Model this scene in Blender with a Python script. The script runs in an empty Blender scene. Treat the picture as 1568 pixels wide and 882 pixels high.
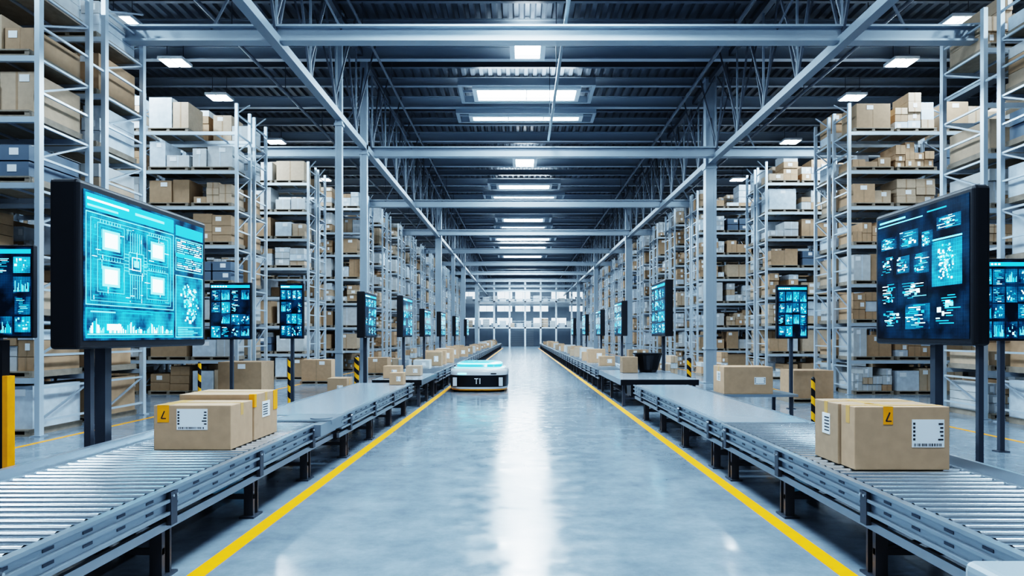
import bpy, math, random
from mathutils import Vector, Matrix
R = random.Random(7)
scene = bpy.context.scene
D = bpy.data
COL = scene.collection

# ------------------------------------------------------------------ materials
def mat(name, color, rough=0.5, metal=0.0, emit=None, estr=0.0, noise=0.0, nscale=5.0, bump=0.0, rvar=0.0, coat=0.0):
    m = D.materials.new(name); m.use_nodes = True
    nt = m.node_tree; b = nt.nodes['Principled BSDF']
    b.inputs['Base Color'].default_value = (*color, 1)
    b.inputs['Roughness'].default_value = rough
    b.inputs['Metallic'].default_value = metal
    if coat: b.inputs['Coat Weight'].default_value = coat
    if emit:
        b.inputs['Emission Color'].default_value = (*emit, 1)
        b.inputs['Emission Strength'].default_value = estr
    if noise or rvar or bump:
        tc = nt.nodes.new('ShaderNodeTexCoord')
        n = nt.nodes.new('ShaderNodeTexNoise'); n.inputs['Scale'].default_value = nscale
        n.inputs['Detail'].default_value = 5
        nt.links.new(tc.outputs['Object'], n.inputs['Vector'])
        if noise:
            r = nt.nodes.new('ShaderNodeMapRange')
            r.inputs[1].default_value = 0.3; r.inputs[2].default_value = 0.7
            r.inputs[3].default_value = 1 - noise; r.inputs[4].default_value = 1 + noise
            nt.links.new(n.outputs['Fac'], r.inputs[0])
            h = nt.nodes.new('ShaderNodeHueSaturation')
            h.inputs['Color'].default_value = (*color, 1)
            nt.links.new(r.outputs[0], h.inputs['Value'])
            nt.links.new(h.outputs[0], b.inputs['Base Color'])
        if rvar:
            r2 = nt.nodes.new('ShaderNodeMapRange')
            r2.inputs[1].default_value = 0.3; r2.inputs[2].default_value = 0.7
            r2.inputs[3].default_value = rough - rvar; r2.inputs[4].default_value = rough + rvar
            nt.links.new(n.outputs['Fac'], r2.inputs[0])
            nt.links.new(r2.outputs[0], b.inputs['Roughness'])
    return m

def floor_mat():
    m = D.materials.new('polished_concrete'); m.use_nodes = True
    nt = m.node_tree; b = nt.nodes['Principled BSDF']; L = nt.links
    tc = nt.nodes.new('ShaderNodeTexCoord')
    n1 = nt.nodes.new('ShaderNodeTexNoise'); n1.inputs['Scale'].default_value = 1.4; n1.inputs['Detail'].default_value = 10; n1.inputs['Roughness'].default_value = .72
    n2 = nt.nodes.new('ShaderNodeTexNoise'); n2.inputs['Scale'].default_value = 3; n2.inputs['Detail'].default_value = 8; n2.inputs['Roughness'].default_value = .65
    L.new(tc.outputs['Object'], n1.inputs['Vector']); L.new(tc.outputs['Object'], n2.inputs['Vector'])
    cr = nt.nodes.new('ShaderNodeValToRGB')
    cr.color_ramp.elements[0].position = .32; cr.color_ramp.elements[0].color = (.14, .18, .22, 1)
    cr.color_ramp.elements[1].position = .66; cr.color_ramp.elements[1].color = (.26, .315, .365, 1)
    L.new(n1.outputs['Fac'], cr.inputs[0]); L.new(cr.outputs[0], b.inputs['Base Color'])
    r = nt.nodes.new('ShaderNodeMapRange'); r.inputs[1].default_value = .32; r.inputs[2].default_value = .66
    r.inputs[3].default_value = .07; r.inputs[4].default_value = .25
    L.new(n2.outputs['Fac'], r.inputs[0]); L.new(r.outputs[0], b.inputs['Roughness'])
    n3 = nt.nodes.new('ShaderNodeTexNoise'); n3.inputs['Scale'].default_value = 1.5; n3.inputs['Detail'].default_value = 2
    L.new(tc.outputs['Object'], n3.inputs['Vector'])
    bp = nt.nodes.new('ShaderNodeBump'); bp.inputs['Strength'].default_value = .09; bp.inputs['Distance'].default_value = .01
    L.new(n3.outputs['Fac'], bp.inputs['Height']); L.new(bp.outputs[0], b.inputs['Normal'])
    b.inputs['Specular IOR Level'].default_value = 1.0
    return m

def stripe_mat():
    m = D.materials.new('hazard_stripes'); m.use_nodes = True
    nt = m.node_tree; b = nt.nodes['Principled BSDF']; L = nt.links
    tc = nt.nodes.new('ShaderNodeTexCoord'); sp = nt.nodes.new('ShaderNodeSeparateXYZ')
    L.new(tc.outputs['Object'], sp.inputs[0])
    a = nt.nodes.new('ShaderNodeMath'); a.operation = 'ADD'; L.new(sp.outputs[0], a.inputs[0]); L.new(sp.outputs[2], a.inputs[1])
    f = nt.nodes.new('ShaderNodeMath'); f.operation = 'PINGPONG'; f.inputs[1].default_value = .16; L.new(a.outputs[0], f.inputs[0])
    g = nt.nodes.new('ShaderNodeMath'); g.operation = 'GREATER_THAN'; g.inputs[1].default_value = .08; L.new(f.outputs[0], g.inputs[0])
    c = nt.nodes.new('ShaderNodeValToRGB'); c.color_ramp.elements[0].color = (.9, .42, .01, 1); c.color_ramp.elements[1].color = (.01, .01, .012, 1)
    L.new(g.outputs[0], c.inputs[0]); L.new(c.outputs[0], b.inputs['Base Color'])
    return m

def screen_mat(name, dark, lit, strength, thr, scale, grid=.9):
    """LCD image: deep blue base with cloudy cyan glow and a fine grid, all emitted by the display itself"""
    m = D.materials.new(name); m.use_nodes = True
    nt = m.node_tree; b = nt.nodes['Principled BSDF']; L = nt.links
    b.inputs['Base Color'].default_value = (.004,.008,.014,1); b.inputs['Roughness'].default_value = .1
    tc = nt.nodes.new('ShaderNodeTexCoord')
    n = nt.nodes.new('ShaderNodeTexNoise'); n.inputs['Scale'].default_value = scale; n.inputs['Detail'].default_value = 4
    L.new(tc.outputs['Object'], n.inputs['Vector'])
    cr = nt.nodes.new('ShaderNodeValToRGB')
    cr.color_ramp.elements[0].position = thr; cr.color_ramp.elements[0].color = (*dark, 1)
    cr.color_ramp.elements[1].position = thr+.28; cr.color_ramp.elements[1].color = (*lit, 1)
    L.new(n.outputs['Fac'], cr.inputs[0])
    sp = nt.nodes.new('ShaderNodeSeparateXYZ'); L.new(tc.outputs['Object'], sp.inputs[0])
    outs = []
    for ax in (0, 2):
        p = nt.nodes.new('ShaderNodeMath'); p.operation = 'PINGPONG'; p.inputs[1].default_value = .02; L.new(sp.outputs[ax], p.inputs[0])
        g = nt.nodes.new('ShaderNodeMath'); g.operation = 'LESS_THAN'; g.inputs[1].default_value = .002; L.new(p.outputs[0], g.inputs[0]); outs.append(g)
    mx = nt.nodes.new('ShaderNodeMath'); mx.operation = 'MAXIMUM'; L.new(outs[0].outputs[0], mx.inputs[0]); L.new(outs[1].outputs[0], mx.inputs[1])
    ma = nt.nodes.new('ShaderNodeMath'); ma.operation = 'MULTIPLY_ADD'; ma.inputs[1].default_value = grid*strength; ma.inputs[2].default_value = strength
    L.new(mx.outputs[0], ma.inputs[0])
    L.new(cr.outputs[0], b.inputs['Emission Color']); L.new(ma.outputs[0], b.inputs['Emission Strength'])
    return m

M = dict(
    floor=floor_mat(), hazard=stripe_mat(),
    deck=mat('roof_deck_steel', (.10, .12, .145), .4, .25, noise=.2, nscale=.6),
    beam=mat('painted_steel_beam', (.26, .305, .35), .4, .2),
    beamd=mat('dark_steel_purlin', (.10, .12, .145), .45, .2),
    column=mat('painted_column_steel', (.34, .395, .45), .35, .2),
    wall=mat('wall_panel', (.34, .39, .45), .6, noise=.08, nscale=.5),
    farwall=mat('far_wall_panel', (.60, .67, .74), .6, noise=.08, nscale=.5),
    white=mat('white_paint', (.72, .77, .82), .4),
    rack=mat('galvanised_rack_steel', (.54, .61, .68), .3, .3),
    rackb=mat('rack_beam_steel', (.34, .39, .45), .4, .3),
    rail=mat('brushed_aluminium', (.33, .38, .43), .28, .65),
    roller=mat('roller_steel', (.64, .70, .76), .2, .85),
    leg=mat('conveyor_leg_steel', (.07, .082, .10), .4, .4),
    belt=mat('belt_grey', (.34, .39, .44), .22, .3),
    black=mat('black_plastic', (.010, .012, .016), .32),
    blackm=mat('matte_black', (.008, .010, .014), .45),
    yellow=mat('yellow_paint', (.95, .36, .002), .4, noise=.08, nscale=8),
    card1=mat('cardboard_a', (.46, .305, .19), .8, noise=.06, nscale=9),
    card2=mat('cardboard_b', (.38, .26, .165), .8, noise=.06, nscale=9),
    card3=mat('cardboard_c', (.49, .375, .27), .8, noise=.06, nscale=9),
    wrap=mat('white_wrapped_goods', (.58, .63, .68), .3, noise=.12, nscale=6),
    wrap2=mat('cream_carton', (.52, .53, .53), .6, noise=.08, nscale=6),
    tote=mat('grey_tote', (.13, .17, .22), .5),
    pallet=mat('pallet_wood', (.28, .235, .185), .8, noise=.15, nscale=8),
    tape=mat('packing_tape', (.62, .36, .12), .3),
    label=mat('paper_label', (.82, .84, .86), .5),
    ink=mat('label_ink', (.03, .03, .035), .6),
    wood=mat('carton_edge', (.25, .14, .06), .7),
    lamp=mat('lamp_diffuser', (.9, .95, 1), .4, emit=(.84, .94, 1), estr=15),
    glass=mat('daylight_window', (.7, .8, .9), .2, emit=(.76, .90, 1), estr=1.5),
    sbg=screen_mat('screen_background', (.001,.012,.035), (.010,.18,.36), 1.0, .38, 3.5),
    sbg2=screen_mat('screen_panel', (.003,.05,.12), (.03,.38,.68), 1.15, .36, 4),
    sdk=screen_mat('screen_panel_dark', (.0005,.004,.010), (.003,.05,.11), .8, .42, 3, .5),
    s1=mat('screen_cyan', (.01, .1, .14), .2, emit=(.02, .38, .70), estr=1.7),
    s2=mat('screen_cyan_bright', (.02, .2, .25), .2, emit=(.14, .70, 1), estr=2.5),
    s3=mat('screen_white', (.1, .3, .35), .2, emit=(.60, .94, 1), estr=4.5),
    robot=mat('robot_white_shell', (.66, .70, .75), .2, coat=.5),
    robotglow=mat('robot_light_panel', (.02, .2, .25), .12, emit=(.10, .55, .85), estr=.9),
    robotglow2=mat('robot_light_strip', (.1, .5, .6), .2, emit=(.2, .8, 1), estr=3),
)

# ------------------------------------------------------------------ mesh builder
class MB:
    def __init__(s): s.v = []; s.f = []; s.m = []; s.mats = []
    def mi(s, k):
        if k not in s.mats: s.mats.append(k)
        return s.mats.index(k)
    def box(s, x0, x1, y0, y1, z0, z1, k):
        i = len(s.v); mi = s.mi(k)
        s.v += [(x0,y0,z0),(x1,y0,z0),(x1,y1,z0),(x0,y1,z0),(x0,y0,z1),(x1,y0,z1),(x1,y1,z1),(x0,y1,z1)]
        for q in ((0,3,2,1),(4,5,6,7),(0,1,5,4),(1,2,6,5),(2,3,7,6),(3,0,4,7)):
            s.f.append(tuple(i+a for a in q)); s.m.append(mi)
    def quad(s, pts, k):
        i = len(s.v); s.v += [tuple(p) for p in pts]; s.f.append(tuple(range(i, i+len(pts)))); s.m.append(s.mi(k))
    def bar(s, a, b, w, h, k, up=(0,0,1)):
        a = Vector(a); b = Vector(b); d = (b-a).normalized(); up = Vector(up)
        if abs(d.dot(up)) > .95: up = Vector((0,1,0))
        sx = d.cross(up).normalized()*w/2; sz = sx.cross(d).normalized()*h/2
        i = len(s.v); mi = s.mi(k)
        for p in (a, b):
            s.v += [tuple(p-sx-sz), tuple(p+sx-sz), tuple(p+sx+sz), tuple(p-sx+sz)]
        for q in ((0,1,2,3),(7,6,5,4),(0,4,5,1),(1,5,6,2),(2,6,7,3),(3,7,4,0)):
            s.f.append(tuple(i+c for c in q)); s.m.append(mi)
    def cyl(s, a, b, r, k, n=12, r2=None, caps=True):
        a = Vector(a); b = Vector(b); d = (b-a).normalized(); r2 = r if r2 is None else r2
        up = Vector((0,0,1)) if abs(d.z) < .9 else Vector((1,0,0))
        sx = d.cross(up).normalized(); sy = d.cross(sx).normalized()
        i = len(s.v); mi = s.mi(k)
        for p, rr in ((a, r), (b, r2)):
            for j in range(n):
                t = 2*math.pi*j/n; s.v.append(tuple(p + sx*math.cos(t)*rr + sy*math.sin(t)*rr))
        for j in range(n):
            s.f.append((i+j, i+(j+1)%n, i+n+(j+1)%n, i+n+j)); s.m.append(mi)
        if caps:
            s.f.append(tuple(i+j for j in reversed(range(n)))); s.m.append(mi)
            s.f.append(tuple(i+n+j for j in range(n))); s.m.append(mi)
    def ibeam_x(s, x0, x1, y, z, w, h, t, k):
        s.box(x0, x1, y-w/2, y+w/2, z, z+t, k); s.box(x0, x1, y-w/2, y+w/2, z+h-t, z+h, k)
        s.box(x0, x1, y-t/2, y+t/2, z+t, z+h-t, k)
    def mesh(s, name, smooth=False):
        me = D.meshes.new(name); me.from_pydata(s.v, [], s.f)
        for k in s.mats: me.materials.append(M[k])
        me.polygons.foreach_set('material_index', s.m)
        if smooth:
            me.polygons.foreach_set('use_smooth', [True]*len(s.f))
            try: me.set_sharp_from_angle(angle=math.radians(40))
            except Exception: pass
        me.update(); return me
    def obj(s, name, parent=None, loc=(0,0,0), smooth=False, bevel=0, rot=0):
        return ob(name, s.mesh(name, smooth), parent, loc, bevel, rot)

def ob(name, me, parent=None, loc=(0,0,0), bevel=0, rot=0):
    o = D.objects.new(name, me); COL.objects.link(o); o.location = loc; o.rotation_euler[2] = rot
    if parent: o.parent = parent
    if bevel:
        b = o.modifiers.new('bevel', 'BEVEL'); b.width = bevel; b.segments = 3; b.limit_method = 'ANGLE'
    return o
def empty(name, loc=(0,0,0), rot=0):
    return ob(name, None, None, loc, 0, rot)

# ------------------------------------------------------------------ shell
XL, XR, YN, YF, H = -27.0, 28.0, -8.0, 125.0, 13.2
b = MB(); b.box(XL, XR, YN, YF, -.2, 0, 'floor'); b.obj('floor')
b = MB()
x = XL
while x < XR - .01:          # trapezoid corrugated deck, ribs run along y
    for (xa, za, xb, zb) in ((x,H,x+.13,H),(x+.13,H,x+.18,H-.12),(x+.18,H-.12,x+.33,H-.12),(x+.33,H-.12,x+.38,H)):
        b.quad([(xa,YN,za),(xa,YF,za),(xb,YF,zb),(xb,YN,zb)], 'deck')
    x += .38
b.box(XL, XR+.4, YN, YF, H+.01, H+.15, 'deck')
b.obj('ceiling')
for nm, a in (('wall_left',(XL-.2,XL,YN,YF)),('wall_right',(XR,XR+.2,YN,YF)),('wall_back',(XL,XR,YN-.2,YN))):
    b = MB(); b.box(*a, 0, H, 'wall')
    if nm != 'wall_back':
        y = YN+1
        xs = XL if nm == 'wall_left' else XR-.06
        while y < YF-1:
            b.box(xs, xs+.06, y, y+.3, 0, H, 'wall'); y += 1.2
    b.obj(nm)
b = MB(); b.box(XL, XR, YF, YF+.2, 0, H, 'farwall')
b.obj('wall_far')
n = 1
for zz, hh, ids in ((3.9,1.2,(0,1,2,4,5)),(6.3,1.0,(1,2,3,4,6)),(8.6,1.3,(0,2,3,5,6))):
    for i in ids:
        xc = -9.5 + i*3.3
        b = MB(); w = 1.35
        b.box(xc-w, xc+w, YF-.09, YF-.06, zz, zz+hh, 'glass')
        for q in ((xc-w-.08,xc-w,zz-.08,zz+hh+.08),(xc+w,xc+w+.08,zz-.08,zz+hh+.08),(xc-w,xc+w,zz-.08,zz),(xc-w,xc+w,zz+hh,zz+hh+.08),(xc-.03,xc+.03,zz,zz+hh)):
            b.box(q[0], q[1], YF-.14, YF-.001, q[2], q[3], 'white')
        b.obj('window_%d' % n); n += 1
b = MB(); b.box(-2, 2.4, YF-.1, YF-.002, .002, 2.9, 'white')
for z in range(1, 9): b.box(-2, 2.4, YF-.12, YF-.1, z*.33, z*.33+.03, 'rackb')
b.obj('door_1')
# mezzanine platform at the far end
b = MB()
MY = 117
b.box(-10, 11.5, MY, MY+6, 3.1, 3.35, 'white'); b.box(-10, 11.5, MY, MY+6, 7.6, 7.8, 'white')
for i in range(9): b.box(-10+i*2.66, -9.7+i*2.66, MY, MY+.3, 0 , 11.5, 'white')
for zz in (3.7, 4.0, 4.35, 8.1, 8.5): b.bar((-10,MY,zz), (11.5,MY,zz), .06, .06, 'white')
r = random.Random(5)
for i in range(14):
    x0 = -9.4+i*1.45; b.box(x0, x0+1.1, MY+.6, MY+1.6, 3.36, 3.36+r.uniform(.5,1.6), r.choice(['wrap','wrap2','card3','white','wrap']))
    b.box(x0, x0+1.1, MY+.6, MY+1.6, 7.81, 7.81+r.uniform(.3,1.0), r.choice(['wrap','wrap2','white']))
b.obj('mezzanine_platform')

for nm, x0, w in (('aisle_floor_line',-2.77,.15),('aisle_floor_line',2.65,.15),('rack_floor_line',-9.0,.1),('rack_floor_line',9.3,.1)):
    b = MB(); b.box(x0, x0+w, 0.5, 104, .0005, .004, 'yellow'); b.obj(nm)

# ------------------------------------------------------------------ roof steel
TZ, TT = 9.2, 12.55
BY = [6.0+10.8*i for i in range(-1, 11)]
for tx in (-6.0, 7.9, -19.5, 21.0):
    b = MB()
    b.box(tx-.12, tx+.12, YN, YF, TZ-.11, TZ+.11, 'beam'); b.box(tx-.1, tx+.1, YN, YF, TT-.1, TT+.1, 'beamd')
    y = -4.8; i = 0
    while y < YF-3:
        b.bar((tx,y,TZ), (tx,y,TT), .06, .06, 'beam')
        b.bar((tx,y,TZ), (tx,y+1.35,TT), .06, .06, 'beamd'); b.bar((tx,y+1.35,TT), (tx,y+2.7,TZ), .06, .06, 'beamd')
        b.bar((tx-.7,y,TT), (tx,y,TZ+.6), .05, .05, 'beamd'); b.bar((tx+.7,y,TT), (tx,y,TZ+.6), .05, .05, 'beamd')
        y += 2.7
    b.obj('roof_truss')
for y in BY:
    b = MB(); b.ibeam_x(XL, XR, y, TZ-.02, .32, .40, .05, 'column')
    for xx in (-6.0, 7.9, -19.5, 21):
        b.bar((xx,y,TT), (xx+1.6,y,TZ+.3), .05, .05, 'beamd'); b.bar((xx,y,TT), (xx-1.6,y,TZ+.3), .05, .05, 'beamd')
    b.obj('roof_beam')
b = MB(); y = YN+1.2; i = 0
while y < YF:
    if i % 3 == 0: b.ibeam_x(XL, XR, y, 12.3, .26, .5, .05, 'column')
    elif i % 3 == 1: b.ibeam_x(XL, XR, y, 12.72, .16, .3, .04, 'beamd')
    else: b.ibeam_x(XL, XR, y, 12.62, .2, .36, .04, 'beam')
    y += 1.8; i += 1
b.obj('roof_purlins')
b = MB()
for px, pz, r_ in ((1.15, 10.0, .05), (-9.3, 11.6, .06), (11.2, 11.6, .06), (6.9,11.9,.07), (-5.1,11.9,.05)):
    s = px == 1.15
    b.cyl((px, 16 if s else YN, pz), (px, 28 if s else YF, pz), r_, 'column' if s else 'beamd', 8)
    for y in range(17, 28 if s else 122, 5): b.cyl((px,y,pz), (px,y,13.02), .015, 'beamd', 6)
for tx in (-15.5, 17.5):
    b.box(tx-.25, tx+.25, YN, YF, 11.4, 11.43, 'beamd'); b.box(tx-.26, tx-.24, YN, YF, 11.4, 11.52, 'beam'); b.box(tx+.24, tx+.26, YN, YF, 11.4, 11.52, 'beam')
b.obj('ceiling_pipes')
def column(cx, cy, w=.42, top=12.7):
    e = MB()
    e.box(cx-w/2, cx+w/2, cy-w/2, cy+w/2, 0, top, 'column')
    e.box(cx-w/2-.012, cx-w/4, cy-w/2-.012, cy-w/2, 0, top, 'column'); e.box(cx+w/4, cx+w/2+.012, cy-w/2-.012, cy-w/2, 0, top, 'column')
    e.box(cx-w*.85, cx+w*.85, cy-w*.85, cy+w*.85, 0, .04, 'column')
    for zz in (1.4, TZ-.3, top-.1): e.box(cx-w/2-.04, cx+w/2+.04, cy-w/2-.04, cy+w/2+.04, zz, zz+.08, 'column')
    e.obj('steel_column')
for cy in (28.5, 50, 71.6, 93.2): column(7.9, cy, .42)
for cy, w in ((22.6,.2), (26.2,.24), (50,.42), (60.8,.3), (71.6,.42), (93.2,.42)): column(-6.0, cy, w)

# ------------------------------------------------------------------ lights
LC = (.66,.84,1)
def area(name, loc, sx, sy, p, parent, col=LC):
    l = D.lights.new(name, 'AREA'); l.shape = 'RECTANGLE'; l.size = sx; l.size_y = sy; l.energy = p; l.color = col
    o = D.objects.new(name, l); COL.objects.link(o); o.location = loc; o.parent = parent
    return o
def skylight(cx, cy, w, l, p, z=12.98):
    e = empty('skylight', (cx, cy, z))
    b = MB(); b.box(-w/2, w/2, -l/2, l/2, 0, .03, 'lamp')
    t = .18
    for q in ((-w/2-t,-w/2,-l/2-t,l/2+t),(w/2,w/2+t,-l/2-t,l/2+t),(-w/2,w/2,-l/2-t,-l/2),(-w/2,w/2,l/2,l/2+t)):
        b.box(*q, -.14, .12, 'white')
    if w > 2:
        for q in ((-w/2-.75,-w/2-.6,-l/2-.5,l/2+.5),(w/2+.6,w/2+.75,-l/2-.5,l/2+.5),(-w/2-.6,w/2+.6,-l/2-.5,-l/2-.38),(-w/2-.6,w/2+.6,l/2+.38,l/2+.5)):
            b.box(*q, -.1, .2, 'column')
        for s in (-1, 1): b.box(s*(w/2+.4)-.22, s*(w/2+.4)+.22, -.04, .04, 0, .08, 'column')
    k = max(1, int(w/1.4))
    for i in range(1, k): b.box(-w/2+i*w/k-.02, -w/2+i*w/k+.02, -l/2, l/2, -.12, 0, 'white')
    b.obj('frame_and_diffuser', e)
    area('skylight_light', (0,0,-.13), w*.97, l*.97, p, e)
P = 0.90
for (cy, w, l, p) in ((3,4.1,1.4,1100),(9,.9,1.9,650),(15,4.6,1.4,1000),(23.9,.9,1.9,650),(28.7,4.1,1.2,1000),(31.8,4.9,.45,700),(40,1.05,1.7,600),  # first three are added out of view overhead, to light the foreground
                      (46.5,3.4,1.0,800),(50,4.4,.5,700),(60,3.4,1.4,800),(64,4.0,.6,700),(72,5.5,1.4,900),(79,5.2,1.5,900),(88,4.8,1.8,900),(98,4.4,1.8,900),(110,4.4,2.4,2000)):  # last one is an extra, added to brighten the far wall
    skylight(.25, cy, w, l, p*P, z=12.2)
def highbay(cx, cy, p):
    e = empty('high_bay_light', (cx, cy, 12.0))
    b = MB(); b.box(-.45, .45, -.4, .4, 0, .1, 'white'); b.box(-.25, .25, -.25, .25, .1, .22, 'rackb')
    for i in (-1, 1):
        for j in (-1, 1): b.box(i*.22-.18, i*.22+.18, j*.19-.15, j*.19+.15, -.02, 0, 'lamp')
        b.cyl((i*.3,0,.1), (i*.3,0,1.03), .012, 'beamd', 6)
    b.obj('housing', e)
    area('lamp', (0,0,-.04), .8, .7, p, e)
for cy in (2, 9.5, 15.5, 21.8, 25.1, 28.8, 35.4, 44, 53, 63, 74, 86, 98):
    highbay(-12.7, cy, 430*P); highbay(14.0, cy, 430*P)

# ------------------------------------------------------------------ pallet racks
BAY, NB, LV = 3.1, 4, [.12, 1.15, 2.4, 3.7, 5.0, 6.3, 7.5, 8.8]
W = BAY*NB
ROWS = ((0, 1.2), (1.5, 2.7))
RACKTOP = 10.1
b = MB()
for i in range(NB+1):
    ux = i*BAY
    for (ya, yb) in ROWS:
        for y in (ya, yb):
            yy = y-.05 if y == yb else y+.05
            b.box(ux-.05, ux+.05, yy-.045, yy+.045, 0, RACKTOP - (.0 if i % 2 else .35), 'rack')
            b.box(ux-.1, ux+.1, yy-.08, yy+.08, 0, .02, 'rackb')
        z = .3; s = 0
        while z < 9.6:
            b.bar((ux,ya+.05,z), (ux,yb-.05,z), .045, .045, 'rack')
            if s % 2 == 0: b.bar((ux,ya+.05,z), (ux,yb-.05,z+.65), .035, .035, 'rackb')
            z += .65; s += 1
    b.bar((ux,1.2,4), (ux,1.5,4), .05, .05, 'rack'); b.bar((ux,1.2,8), (ux,1.5,8), .05, .05, 'rack')
for i in range(NB):
    xa, xb = i*BAY+.05, (i+1)*BAY-.05
    for z in LV[1:]:
        for (ya, yb) in ROWS:
            b.box(xa, xb, ya+.02, ya+.08, z-.11, z, 'rack'); b.box(xa, xb, yb-.08, yb-.02, z-.11, z, 'rack')
            for q in range(1, 4):
                xx = xa + (xb-xa)*q/4; b.box(xx-.03, xx+.03, ya+.08, yb-.08, z-.04, z-.005, 'rackb')
rack_me = b.mesh('rack_frame')
CS = ['card1','card2','card3','card3','card1','wrap','wrap','wrap2','wrap2','card2']
def load_pallet(b, r, x0, x1, ya, yb, z0, hm):
    for zz in (0, .10): b.box(x0, x1, ya+.02, yb-.02, z0+zz, z0+zz+.03, 'pallet')
    for xx in (x0, (x0+x1)/2-.05, x1-.1): b.box(xx, xx+.1, ya+.03, yb-.03, z0+.03, z0+.10, 'pallet')
    zb = z0+.13
    kind = r.random(); cm = r.choice(CS)
    def bx(xa, xb2, y0, y1, za, zc, k):
        b.box(xa, xb2, y0, y1, za, zc, k)
        if k not in ('tote', 'wrap'):
            xm = (xa+xb2)/2; b.box(xm-.02, xm+.02, y0-.003, y0, za, zc, 'card2' if k != 'wrap2' else 'wrap')
        if r.random() < .55 and zc-za > .2:
            lx = xa + (xb2-xa)*r.uniform(.1,.6); lw = min(.22, (xb2-xa)*.3)
            b.box(lx, lx+lw, y0-.006, y0-.001, zc-.2, zc-.06, 'label')
    y0, y1 = ya+.06+r.uniform(0,.08), yb-.06
    if kind < .22:
        bx(x0+.03+r.uniform(0,.1), x1-.03-r.uniform(0,.1), y0, y1, zb, zb+min(hm, r.uniform(.65, 1.1)), cm)
    elif kind < .5:
        xm = x0 + r.uniform(.45, .85)
        ha = min(hm, r.uniform(.45, 1.05)); hb = min(hm, r.uniform(.4, 1.0))
        bx(x0+.02, xm-.01, y0, y1, zb, zb+ha, cm); bx(xm+.01, x1-.02, y0+r.uniform(0,.1), y1, zb, zb+hb, r.choice(CS))
    elif kind < .92:
        nc = r.choice([2,3,3,4]); ww = (x1-x0-.04)/nc
        for c in range(nc):
            zc = zb
            for q in range(r.choice([1,2,3,3,4])):
                hh = r.uniform(.2, .36)
                if zc+hh > zb+hm: break
                bx(x0+.02+c*ww, x0+.02+(c+1)*ww-.015, y0+r.uniform(0,.06), y1, zc, zc+hh-.01, cm if r.random()<.6 else r.choice(CS))
                zc += hh
    else:
        for q in range(2):
            bx(x0+.05, x0+.62, y0, y1, zb+q*.33, zb+q*.33+.3, 'tote'); bx(x0+.68, x1-.05, y0, y1, zb+q*.33, zb+q*.33+.3, 'tote')
def cargo(seed, fill=.95):
    r = random.Random(seed); b = MB()
    for i in range(NB):
        for li, z in enumerate(LV):
            for (ya, yb) in ROWS:
                for s in range(2):
                    if r.random() > fill: continue
                    x0 = i*BAY + .14 + s*1.45
                    z0 = z if li else 0
                    load_pallet(b, r, x0, x0+1.34, ya, yb, z0, (LV[li+1]-z0-.3) if li < 7 else 1.25)
    return b.mesh('palletised_cartons')
cargos = [cargo(s) for s in (1, 2, 3, 4, 5, 6, 7)]
def rack(x, y, ci, sy=1.0):
    e = empty('pallet_rack', (x, y, 0)); e.scale = (1, sy, 1)
    ob('rack_frame', rack_me, e); ob('palletised_cartons', cargos[ci % 7], e)
ys = [13.4, 22.8, 30.5] + [36.6+5.4*i for i in range(13)]
for i, y in enumerate(ys):
    ex = 0 if i < 3 else 1.0
    rack(-9.5+ex-W, y, i, 1.42 if i == 0 else 1.0)
    rack(11.0-ex*1.5, y+(.6 if i == 0 else 0), i+3, 1.42 if i == 0 else 1.0)
# loaded pallets standing on the floor in the side aisles
r = random.Random(31)
for (px, py) in ((-8.2,20.4),(-8.3,28.3),(-7.2,34.2),(-7.2,40.5),(-7.2,47),(8.6,20.6),(9.4,33.5),(7.8,39.6),(7.8,45.5),(6.5,31.5)):
    b = MB(); load_pallet(b, r, -.67, .67, -.6, .6, 0.002, 1.1)
    e = empty('loaded_pallet', (px, py, 0)); b.obj('pallet_and_cartons', e)

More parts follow.
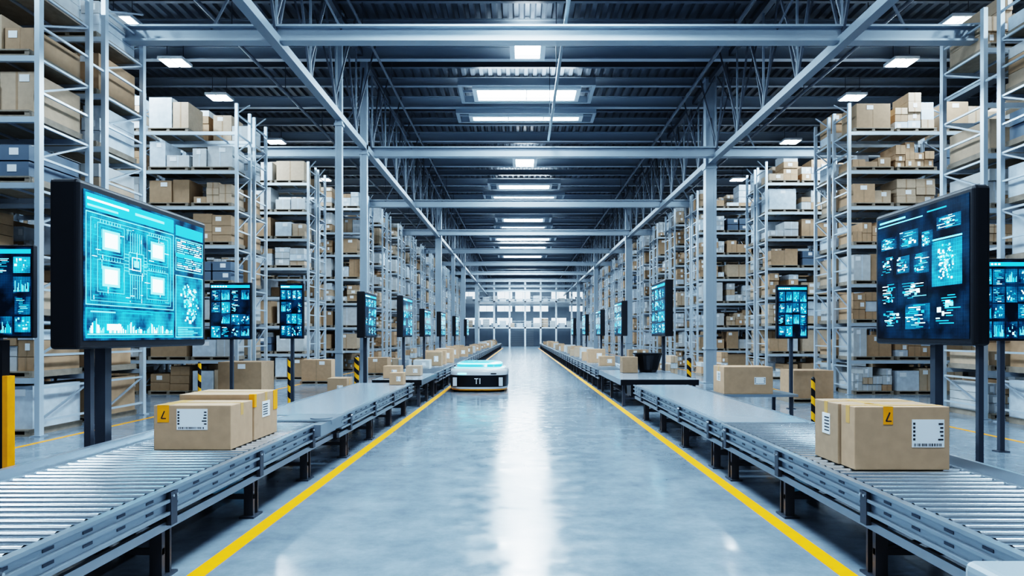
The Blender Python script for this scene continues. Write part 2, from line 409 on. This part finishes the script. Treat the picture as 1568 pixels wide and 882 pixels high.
# ------------------------------------------------------------------ conveyors
def conv_mesh(w, L, z=.75, belt=False, pitch=.145):
    b = MB(); t = .05
    for sx in (0, 1):
        x0 = 0 if sx == 0 else w-t; x1 = x0+t
        o = -1 if sx == 0 else 1; xo = 0 if sx == 0 else w
        b.box(x0, x1, 0, L, z-.20, z, 'rail')
        a, c = sorted((xo, xo+o*.035))
        b.box(a, c, 0, L, z-.02, z+.008, 'rail'); b.box(a, c, 0, L, z-.11, z-.085, 'rail'); b.box(a, c, 0, L, z-.21, z-.185, 'rail')
        b.box(x0+.005, x1-.005, 0, L, z-.34, z-.27, 'rail')
        y = .6
        while y < L:
            a, c = sorted((xo, xo+o*.04)); b.box(a, c, y-.05, y+.05, z-.30, z-.03, 'leg')
            for yy in (y-.03, y+.03): b.cyl((xo+o*.04,yy,z-.06), (xo+o*.055,yy,z-.06), .012, 'roller', 6)
            y += 1.9
        y = .25
        while y < L:
            a, c = sorted((xo, xo+o*.004)); b.box(a, c, y, y+.10, z-.065, z-.045, 'leg'); b.box(a, c, y, y+.10, z-.155, z-.135, 'leg'); y += .38
    y = .6
    while y < L:
        for xx in (.05, w-.15):
            b.box(xx, xx+.1, y-.025, y+.025, .02, z-.2, 'leg'); b.box(xx, xx+.1, y+.1, y+.13, .02, z-.2, 'leg')
            b.box(xx-.03, xx+.13, y-.08, y+.18, 0, .02, 'leg')
        b.box(.05, w-.05, y-.02, y+.02, .2, .25, 'leg'); b.bar((.12,y,.25), (w-.12,y,z-.3), .03, .03, 'leg')
        b.box(.05, w-.05, y-.03, y+.03, z-.26, z-.2, 'leg')
        y += 1.9
    if belt:
        b.box(t, w-t, .05, L-.05, z-.045, z+.008, 'belt')
        b.cyl((t,.06,z-.04), (w-t,.06,z-.04), .045, 'roller', 12); b.cyl((t,L-.06,z-.04), (w-t,L-.06,z-.04), .045, 'roller', 12)
    else:
        y = .07
        while y < L-.04:
            b.cyl((t,y,z-.025), (w-t,y,z-.025), .035, 'roller', 12, caps=False)
            y += pitch
        b.box(t, w-t, .02, L-.02, z-.19, z-.17, 'black')  # black sheet, its colour stands in for shade in the roller gaps
    return b.mesh('conveyor_frame', True)
def conveyor(x0, x1, y0, L, belt=False, me=None, nm='roller_conveyor'):
    e = empty(nm, (x0, y0, 0))
    me = me or conv_mesh(x1-x0, L, belt=belt)
    ob('frame_and_rollers', me, e); return e
eL = conveyor(-4.45, -2.88, 1.2, 9.3)
b = MB(); b.box(-.04, .005, 0, 9.3, .62, .84, 'rail'); b.box(-.06, -.04, 0, 9.3, .80, .84, 'rail'); b.obj('back_guide', eL)
b = MB()
b.box(.95, 1.75, 8.55, 9.28, .762, .785, 'rail'); b.cyl((1.55,8.75,.70), (1.55,8.75,.80), .16, 'rail', 24); b.box(1.57, 1.70, 8.2, 9.28, .60, .76, 'rail')
b.obj('merge_plate', eL, smooth=True)
conveyor(-4.2, -2.8, 10.56, 7.2, belt=True, nm='belt_conveyor')
eR = conveyor(2.85, 4.15, 1.2, 8.4)
b = MB(); b.box(1.295, 1.34, 0, 8.4, .62, .84, 'rail'); b.obj('back_guide', eR)
b = MB(); b.box(-.46, -.06, .9, 2.5, .42, .79, 'column'); b.box(-.42, -.1, 1.0, 1.2, 0, .42, 'leg'); b.box(-.42, -.1, 2.2, 2.4, 0, .42, 'leg')
b.obj('drive_housing', eR, bevel=.05)
conveyor(2.85, 4.15, 9.66, 7.4, belt=True, nm='belt_conveyor')
def workstation(x0, x1, y0, y1):
    e = empty('packing_workstation', (x0, y0, 0)); w, L = x1-x0, y1-y0; b = MB()
    b.box(0, w, 0, L, .68, .75, 'belt'); b.box(-.01, w+.01, -.02, 0, .60, .755, 'black'); b.box(-.02, 0, 0, L, .60, .755, 'rail'); b.box(w, w+.02, 0, L, .60, .755, 'rail')
    for yy in (.1, L/2, L-.2):
        for xx in (.05, w-.13): b.box(xx, xx+.08, yy, yy+.08, 0, .68, 'leg')
        b.box(.1, w-.1, yy+.02, yy+.06, .2, .25, 'leg')
    b.box(.3, w-.3, .5, L-.5, .25, .28, 'leg')
    b.box(.3, w-.3, .15, .9, .28, .60, 'black')
    b.obj('bench_frame', e)
workstation(2.8, 4.95, 19.0, 24.2); workstation(-4.1, -2.75, 18.9, 22.2)
far = conv_mesh(1.4, 7.6)
conveyor(-4.2, -2.8, 22.5, 1.9)
y = 24.6
while y < 100:
    conveyor(-4.2, -2.8, y, 7.6, me=far); conveyor(2.8, 4.2, y, 7.6, me=far)
    y += 7.7

# ------------------------------------------------------------------ cardboard boxes
def carton(x0, x1, y0, y1, z0, h, card='card1', lab=(.62,.95,.35,.85), ylab=None, sidelab=False, yend=False, name='cardboard_box'):
    e = empty(name, ((x0+x1)/2, (y0+y1)/2, z0)); w = (x1-x0)/2; d = (y1-y0)/2
    b = MB(); b.box(-w, w, -d, d, 0, h, card); b.obj('carton', e, bevel=.008)
    b = MB(); g = .004
    b.box(-w, w, -.035, .035, h-.0005, h+.0015, 'tape')
    for s in (-1, 1):
        a, c = sorted((s*w, s*(w+.002))); b.box(a, c, -.035, .035, h*.72, h+.001, 'tape')
    b.box(-w+.01, w-.01, -.004, .004, h, h+.003, 'wood')
    if lab:
        lx0, lx1 = -w+2*w*lab[0], -w+2*w*lab[1]; lz0, lz1 = h*lab[2], h*lab[3]; yy = -d
        b.box(lx0, lx1, yy-g, yy-.001, lz0, lz1, 'label')
        r = random.Random(int(x0*100)+3); xx = lx0+.02
        while xx < lx1-.03:
            ww = r.uniform(.003, .012); b.box(xx, xx+ww, yy-g-.002, yy-g, lz0+.01, lz0+(lz1-lz0)*.14, 'ink'); xx += ww+r.uniform(.005,.012)
        k = 0
        while k < 5:
            b.box(lx0+.01, lx0+.03, yy-g-.002, yy-g, lz0+(lz1-lz0)*(.25+.14*k), lz0+(lz1-lz0)*(.33+.14*k), 'ink')
            b.box(lx1-(lx1-lx0)*r.uniform(.1,.2), lx1-.01, yy-g-.002, yy-g, lz0+(lz1-lz0)*(.25+.14*k), lz0+(lz1-lz0)*(.31+.14*k), 'ink'); k += 1
    if ylab:
        lx0, lx1 = -w+2*w*ylab[0], -w+2*w*ylab[1]
        b.box(lx0, lx1, -d-g, -d-.001, h*ylab[2], h+.002, 'yellow'); b.box(lx0, lx1, -d-g, d*.9, h-.0005, h+.002, 'tape')
        m = (lx0+lx1)/2; zz = h*(ylab[2]+1)/2
        b.bar((m-.02,-d-g-.001,zz-.05), (m+.015,-d-g-.001,zz+.03), .003, .012, 'ink'); b.box(m-.02, m+.03, -d-g-.002, -d-g, zz-.055, zz-.045, 'ink')
    if sidelab:
        s = sidelab; a, c = sorted((s*w, s*(w+g)))
        b.box(a, c, -d*.35, d*.3, h*.45, h*.8, 'label')
        a, c = sorted((s*(w+g), s*(w+g+.002)))
        for k in range(5): b.box(a, c, -d*.3, d*.1, h*(.5+.055*k), h*(.52+.055*k), 'ink')
    if yend:
        b.box(w-.06, w+g, -d-g, -d+.06, h*.72, h+.002, 'yellow'); b.box(w+.001, w+g, d-.14, d, h*.55, h+.002, 'yellow')
    b.obj('labels_and_tape', e)
ZR = .762
carton(-3.95, -3.12, 7.35, 7.95, ZR, .48, 'card1', lab=(.30,.70,.45,.92), ylab=(.05,.2,.62))
carton(-4.0, -3.12, 8.0, 8.75, ZR, .54, 'card1', lab=None, sidelab=1, yend=True)
carton(3.06, 3.93, 6.25, 6.52, ZR, .58, 'card1', lab=(.60,.94,.36,.80), ylab=(.30,.40,.72))
carton(3.04, 3.90, 6.54, 7.05, ZR, .58, 'card2', lab=None, ylab=(.3,.4,.6), sidelab=-1)
e = empty('packing_table', (5.1, 15.1, 0))
b = MB(); b.box(-.8, .8, -.6, .6, .68, .735, 'rail')
for i in (-.72, .66):
    for j in (-.54, .48): b.box(i, i+.06, j, j+.06, 0, .68, 'leg')
b.box(-.7, .7, -.5, -.46, .2, .25, 'leg'); b.box(-.7, .7, .46, .5, .2, .25, 'leg'); b.obj('table_frame', e)
carton(4.35, 5.4, 14.6, 15.4, .737, .58, 'card1', lab=(.62,.85,.35,.62), sidelab=-1)
carton(3.35, 3.85, 22.4, 23.0, .757, .52, 'card2', lab=None)
r = random.Random(9)
carton(-3.25, -2.9, 16.9, 17.25, ZR, .3, 'card1', lab=(.5,.8,.3,.7))
carton(-4.9, -4.4, 17.3, 17.9, .002, .9, 'card2', lab=(.5,.8,.6,.8))
for (xa, ya, w, d, h, c) in ((-3.95,19.6,.5,.5,.35,'card1'),(-3.5,20.8,.45,.5,.3,'card3')):
    carton(xa, xa+w, ya, ya+d, .757, h, c, lab=(.5,.8,.3,.7))
y = 25.5
while y < 90:
    for s in (-1, 1):
        if s == 1 and y < 27: continue
        if r.random() < .9:
            w = r.uniform(.45,.85); xa = (-4.05 if s < 0 else 2.95) + r.uniform(0, .3)
            carton(xa, xa+w, y, y+r.uniform(.4,.7), ZR, r.uniform(.3,.65), r.choice(['card1','card2','card3','card1','wrap2']), lab=(.5,.8,.3,.7))
    y += r.uniform(1.3, 2.6)
e = empty('black_plastic_tub', (4.3, 23.1, .757))
b = MB(); n = 24; pr = [(.001,0),(.34,0),(.40,.08),(.52,.46),(.56,.56),(.60,.60),(.60,.63),(.56,.63),(.50,.50),(.38,.12),(.001,.06)]
for j in range(n):
    for i in range(len(pr)-1):
        t0, t1 = 2*math.pi*j/n, 2*math.pi*(j+1)/n
        (r0,z0),(r1,z1) = pr[i], pr[i+1]
        f = lambda r,t,z: (r*math.cos(t)*.85, r*math.sin(t)*.85, z)
        b.quad([f(r0,t0,z0), f(r0,t1,z0), f(r1,t1,z1), f(r1,t0,z1)], 'black')
b.obj('tub_shell', e, smooth=True)

# ------------------------------------------------------------------ display screens
def gfx(b, r, u0, u1, v0, v1, y):
    def q(a, c, d, e, k, l=0): b.box(a, c, y-.001-l*.001, y-l*.001, d, e, k)
    w, h = u1-u0, v1-v0
    q(u0, u1, v1-h*.07, v1-h*.02, 's1')
    for k in range(6): q(u0+w*(.02+.07*k), u0+w*(.06+.07*k), v1-h*.055, v1-h*.035, 's3', 1)
    nx = 4; ny = 4
    for i in range(nx):
        for j in range(ny):
            if r.random() < .1: continue
            a = u0+w*(i+.02+r.uniform(0,.1))/nx; c = u0+w*(i+.98)/nx; d = v0+h*.9*(j+.03+r.uniform(0,.15))/ny; e_ = v0+h*.9*(j+.97)/ny
            t = r.random(); pw = c-a; ph = e_-d
            if t < .4:
                q(a, c, d, e_, r.choice(['sdk','sdk','sbg','sbg']))
                for k in range(10):
                    zz = d+ph*(.06+.09*k); uu = a+pw*r.uniform(.05,.4); q(uu, min(c,uu+pw*r.uniform(.1,.6)), zz, zz+ph*.03, r.choice(['s1','s1','s2','s2','s3']), 1)
            elif t < .6:
                q(a, c, d, e_, 'sbg')
                for k in range(14):
                    xx = a+pw*(.04+.066*k); q(xx, xx+pw*.035, d+ph*.08, d+ph*r.uniform(.15,.8), r.choice(['s1','s2']), 1)
            else:
                q(a, c, d, e_, r.choice(['sbg2','sbg']))
                for k in range(12):
                    xx = a+pw*r.uniform(.05,.8); zz = d+ph*r.uniform(.05,.8)
                    q(xx, xx+pw*r.uniform(.04,.16), zz, zz+ph*r.uniform(.03,.16), r.choice(['s1','s2','s2','s3']), 1+k*.3)
def screen(x, y, rot, w, z0, z1, th, posts, seed, layout='rand', nm='display_screen', bv=.03, frame=.05):
    e = empty(nm, (x, y, 0), rot)
    b = MB(); b.box(-w/2, w/2, 0, th, z0, z1, 'blackm'); b.obj('housing', e, bevel=bv)
    b = MB(); b.box(-w/2+frame, w/2-frame, -.006, -.001, z0+frame, z1-frame, 'sbg' if layout == 'main' else 'sdk'); b.obj('display_panel', e)
    b = MB(); r = random.Random(seed)
    a, c, d, f = -w/2+frame*1.3, w/2-frame*1.3, z0+frame*1.3, z1-frame*1.3
    Y = -.0065
    U = lambda t: a+(c-a)*t
    V = lambda t: f-(f-d)*t
    def q(u0,u1,v0,v1,k,l=0): b.box(U(u0), U(u1), Y-.001-l*.001, Y-l*.001, V(v1), V(v0), k)
    if layout == 'main':
        def fr(u0,u1,v0,v1,k,t=.004,l=1):
            q(u0,u1,v0,v0+t*1.6,k,l); q(u0,u1,v1-t*1.6,v1,k,l); q(u0,u0+t,v0,v1,k,l); q(u1-t,u1,v0,v1,k,l)
        q(.0,.69,.0,.11,'s1'); q(.01,.3,.03,.045,'s3',1); q(.01,.22,.075,.09,'s2',1); q(.35,.6,.04,.06,'s2',1)
        q(.0,.69,.125,.77,'sbg2'); fr(.0,.69,.125,.77,'s2')
        fr(.03,.66,.16,.74,'s2',.002,2); fr(.045,.645,.18,.72,'s1',.002,2)
        for (u,v) in ((.17,.30),(.54,.30),(.17,.56),(.54,.58)):
            fr(u-.095,u+.095,v-.115,v+.115,'s2',.002,2); fr(u-.08,u+.08,v-.095,v+.095,'s1',.004,2); q(u-.062,u+.062,v-.072,v+.072,'s2',2); q(u-.045,u+.045,v-.052,v+.052,'s3',3)
            for k in range(8):
                q(u-.078+.02*k,u-.074+.02*k,v-.135,v-.115,'s2',2); q(u-.078+.02*k,u-.074+.02*k,v+.115,v+.135,'s1',2)
        fr(.30,.42,.35,.52,'s2',.003,2); fr(.325,.395,.385,.485,'s3',.003,3); q(.34,.38,.41,.46,'s2',3)
        for k in range(6):
            q(.31+.018*k,.313+.018*k,.20,.35,'s2',2); q(.31+.018*k,.313+.018*k,.52,.70,'s2',2)
            q(.265,.30,.37+.025*k,.374+.025*k,'s2',2); q(.42,.445,.37+.025*k,.374+.025*k,'s2',2)
        for k in range(90):
            u = r.uniform(.035,.62); v = r.uniform(.17,.72); kk = r.choice(['s1','s1','s2','s3'])
            if r.random() < .5: q(u,u+r.uniform(.01,.05),v,v+.004,kk,1)
            else: q(u,u+.002,v,min(.73,v+r.uniform(.02,.08)),kk,1)
        q(.0,.69,.79,1,'sbg2'); fr(.0,.69,.79,1,'s1')
        for k in range(80):
            u = .015+.0083*k; hh = .015+.11*abs(math.sin(k*.31)*math.sin(k*.11+1))*r.uniform(.4,1); q(u,u+.006,.965-hh,.965,r.choice(['s2','s3','s1']),2)
        q(.03,.2,.81,.82,'s2',2); q(.25,.5,.81,.818,'s1',2); q(.14,.24,.90,.945,'s3',3); q(.01,.68,.97,.978,'s2',2)
        q(.71,1,.0,.42,'sbg'); q(.71,1,.03,.12,'s1',1); fr(.71,1,.14,.42,'s2')
        for k in range(14):
            v = .155+.018*k; u0 = .725
            while u0 < .97:
                ww = r.uniform(.02,.09); q(u0,min(.985,u0+ww),v,v+.008,r.choice(['s2','s3','s2','s1']),2); u0 += ww+.012
        q(.71,1,.27,.30,'s1',3)
        q(.71,1,.46,1,'sbg2'); fr(.71,1,.46,1,'s2')
        for k in range(110):
            t = r.uniform(0,6.28); rr = r.uniform(0,1)**.7; u = .855+.10*rr*math.cos(t); v = .70+.18*rr*math.sin(t)
            s = r.uniform(.002,.011); q(u-s,u+s,v-s*1.3,v+s*1.3,r.choice(['s1','s2','s2','s3']),2+k*.03)
        for k in range(5): q(.73,.73+r.uniform(.1,.25),.91+.016*k,.916+.016*k,'s2',2)
    elif layout == 'dark':
        q(.0,.55,.05,.058,'s2'); q(.02,.35,.015,.03,'s2'); q(.6,.8,.03,.04,'s1')
        q(.65,.95,.28,.62,'sbg2'); q(.65,.95,.26,.272,'s2')
        for k in range(120):
            t = r.uniform(0,6.28); rr = r.random(); u=.80+.10*rr*math.cos(t); v=.45+.15*rr*math.sin(t); s=r.uniform(.002,.009); q(u-s,u+s,v-s,v+s,r.choice(['s1','s2','s3']),1+k*.03)
        for (u,v,w_,h_) in ((.04,.16,.2,.1),(.28,.14,.22,.14),(.70,.10,.24,.1),(.04,.32,.16,.16),(.24,.34,.16,.14),(.45,.34,.17,.16),(.05,.55,.2,.18),(.3,.56,.3,.14),(.06,.78,.24,.14),(.35,.74,.28,.2),(.68,.68,.28,.24),(.54,.18,.12,.12)):
            q(u,u+w_,v,v+h_,r.choice(['sdk','sdk','sbg','sbg']))
            for k in range(12):
                vv = v+h_*(.04+.078*k); uu = u+w_*r.uniform(0,.5); q(uu,min(u+w_,uu+w_*r.uniform(.1,.6)),vv,vv+h_*.03,r.choice(['s1','s2','s1','s3']),1)
            for k in range(7):
                uu=u+w_*r.uniform(.05,.8); vv=v+h_*r.uniform(.1,.8); q(uu,uu+w_*r.uniform(.05,.14),vv,vv+h_*r.uniform(.06,.16),r.choice(['s2','s3','s1']),2+k*.2)
    else:
        gfx(b, r, a, c, d, f, Y)
    b.obj('screen_graphics', e)
    b = MB()
    for (px, pw) in posts:
        b.box(px-pw/2, px+pw/2, th*.5, th*.5+pw, .02, z0+.3, 'leg'); b.box(px-pw*1.2, px+pw*1.2, th*.5-pw*.6, th*.5+pw*1.6, 0, .02, 'leg')
        if th < .15: b.box(px-pw/2-.03, px+pw/2+.03, th*.8, th*.8+pw, z0+.1, z0+.5, 'blackm')
    b.obj('stand_posts', e)
    return e
LRot, RRot = math.pi/2, -math.pi/2
screen(-4.56, (7.03+9.89)/2, LRot, 2.86, 1.85, 3.62, .30, [(-.95,.07),(-.66,.12)], 11, 'main', 'control_monitor', .04, .09)
screen(4.50, (6.77+8.66)/2, RRot, 1.89, 1.89, 3.50, .17, [(.86,.05),(.12,.09)], 12, 'dark', 'control_monitor', .04, .07)
def fs(x0, x1, y, z0, z1, seed=0, th=.1):
    screen((x0+x1)/2, y, 0, abs(x1-x0), z0, z1, th, [(0,.08)], seed, nm='information_screen', bv=.015, frame=.03)
fs(-9.1, -7.85, 11.0, 1.95, 3.45, 21)
fs(-8.2, -7.1, 18.0, 1.88, 3.38, 22)
fs(-6.5, -5.85, 18.4, 1.9, 3.4, 23)
fs(7.75, 8.7, 11.6, 1.9, 3.3, 24)
fs(6.9, 7.75, 18.4, 1.9, 3.35, 25)
def side(x, y, L, z0, z1, s, seed):
    screen(x, y, LRot if s < 0 else RRot, L, z0, z1, .28, [(0,.12)], seed, nm='information_screen', bv=.03, frame=.06)
side(-5.35, 24.4, 1.9, 1.9, 3.5, -1, 31)
side(-5.2, 31.5, 2.6, 1.9, 3.75, -1, 32); side(-5.1, 37.5, 2.5, 1.9, 3.4, -1, 33); side(-5.1, 45, 2.5, 1.9, 3.5, -1, 34); side(-5.1, 55, 2.5, 1.9, 3.5, -1, 35); side(-5.1, 66, 2.5, 1.9, 3.5, -1, 36)
side(5.2, 25.8, 2.6, 1.95, 4.0, 1, 41); side(5.0, 35, 2.6, 1.95, 3.7, 1, 42); side(5.0, 44, 2.6, 1.95, 3.6, 1, 43); side(5.0, 54, 2.6, 1.95, 3.6, 1, 44); side(5.0, 66, 2.6, 1.95, 3.6, 1, 45)

# ------------------------------------------------------------------ guard posts / bollards
for (x, y, h, w) in ((-5.5,22.9,1.25,.16),(6.0,24.3,1.15,.16),(-7.9,16.8,1.3,.08),(-5.9,17.4,1.4,.07),(6.0,14.0,1.1,.08)):
    e = empty('safety_bollard', (x, y, 0)); b = MB()
    b.cyl((0,0,.02), (0,0,h), w/2, 'hazard', 16); b.cyl((0,0,0), (0,0,.02), w, 'blackm', 16); b.cyl((0,0,h), (0,0,h+.04), w/2, 'blackm', 16, r2=w/4)
    b.obj('post', e, smooth=True)
e = empty('guard_post', (-5.02, 6.7, 0)); b = MB()
b.box(-.03, .02, -.05, .05, 0, 1.6, 'yellow'); b.box(-.14, -.03, -.05, .05, 0, 1.95, 'black'); b.box(-.2,.1,-.12,.12,0,.02,'black')
b.obj('post', e)

# ------------------------------------------------------------------ mobile robot
e = empty('autonomous_mobile_robot', (-1.49, 25.3, 0))
def ring(w, l, z, p=4.0, n=48, yo=0):
    out = []
    for j in range(n):
        t = 2*math.pi*j/n; c, s = math.cos(t), math.sin(t)
        out.append((w/2*math.copysign(abs(c)**(2/p), c), yo + l/2*math.copysign(abs(s)**(2/p), s), z))
    return out
def loft(b, rings, mats_):
    base = len(b.v); n = len(rings[0])
    for r_ in rings: b.v += r_
    for i in range(len(rings)-1):
        k = b.mi(mats_[i])
        for j in range(n):
            b.f.append((base+i*n+j, base+i*n+(j+1)%n, base+(i+1)*n+(j+1)%n, base+(i+1)*n+j)); b.m.append(k)
    b.f.append(tuple(base+(len(rings)-1)*n+j for j in range(n))); b.m.append(b.mi(mats_[-1]))
    b.f.append(tuple(base+j for j in reversed(range(n)))); b.m.append(b.mi(mats_[0]))
b = MB()
W_, L_ = 2.08, 3.0
loft(b, [ring(W_*.93,L_*.95,.05), ring(W_*.97,L_*.98,.07), ring(W_*.97,L_*.98,.11), ring(W_*.985,L_*.99,.11), ring(W_,L_,.18), ring(W_,L_,.58), ring(W_*1.01,L_*1.01,.59), ring(W_*1.01,L_*1.01,.71), ring(W_*.98,L_*.99,.78), ring(W_*.9,L_*.95,.82), ring(W_*.84,L_*.9,.83)],
     ['yellow','yellow','yellow','robot','black','black','robot','robot','robot','black'])
b.obj('body_shell', e, smooth=True)
b = MB(); loft(b, [ring(W_*.88,L_*.90,.82), ring(W_*.88,L_*.90,.85), ring(W_*.80,L_*.84,.87), ring(W_*.78,L_*.82,.96), ring(W_*.70,L_*.75,1.01), ring(W_*.6,L_*.65,1.03)], ['robotglow2','robot','robotglow','robotglow2','robotglow'])
b.obj('glowing_top_panel', e, smooth=True)
b = MB()
for s in (-1, 1):
    for yy in (-.9, .9): b.cyl((s*.75,yy,.11), (s*.9,yy,.11), .11, 'blackm', 20)
b.obj('wheels', e)
b = MB(); yf = -L_/2-.022
b.box(-.12,.02,yf-.003,yf,.46,.49,'label'); b.box(-.065,-.035,yf-.003,yf,.29,.46,'label'); b.box(.06,.09,yf-.003,yf,.29,.49,'label')
b.box(-.70,-.40,yf,yf+.01,.63,.67,'robotglow2'); b.box(.45,.65,yf,yf+.01,.63,.67,'black')
for s in (-1, 1): b.box(s*.80-.07, s*.80+.07, yf+.01, yf+.05, .22, .52, 'robot')
b.obj('front_marking', e)

# ------------------------------------------------------------------ world + camera
w = D.worlds.new('world'); scene.world = w; w.use_nodes = True
w.node_tree.nodes['Background'].inputs[0].default_value = (.6,.75,.9,1); w.node_tree.nodes['Background'].inputs[1].default_value = .5
cam = D.cameras.new('camera'); co = D.objects.new('camera', cam); COL.objects.link(co); scene.camera = co
co.location = (0, 0, 2.0); co.rotation_euler = (math.pi/2, 0, 0)
cam.sensor_width = 36; cam.lens = 24; cam.shift_y = 88/1920; cam.shift_x = -16/1920; cam.clip_end = 400; cam.clip_start = .05
scene.view_settings.view_transform = 'Filmic'; scene.view_settings.look = 'Very High Contrast'; scene.view_settings.exposure = 0.2
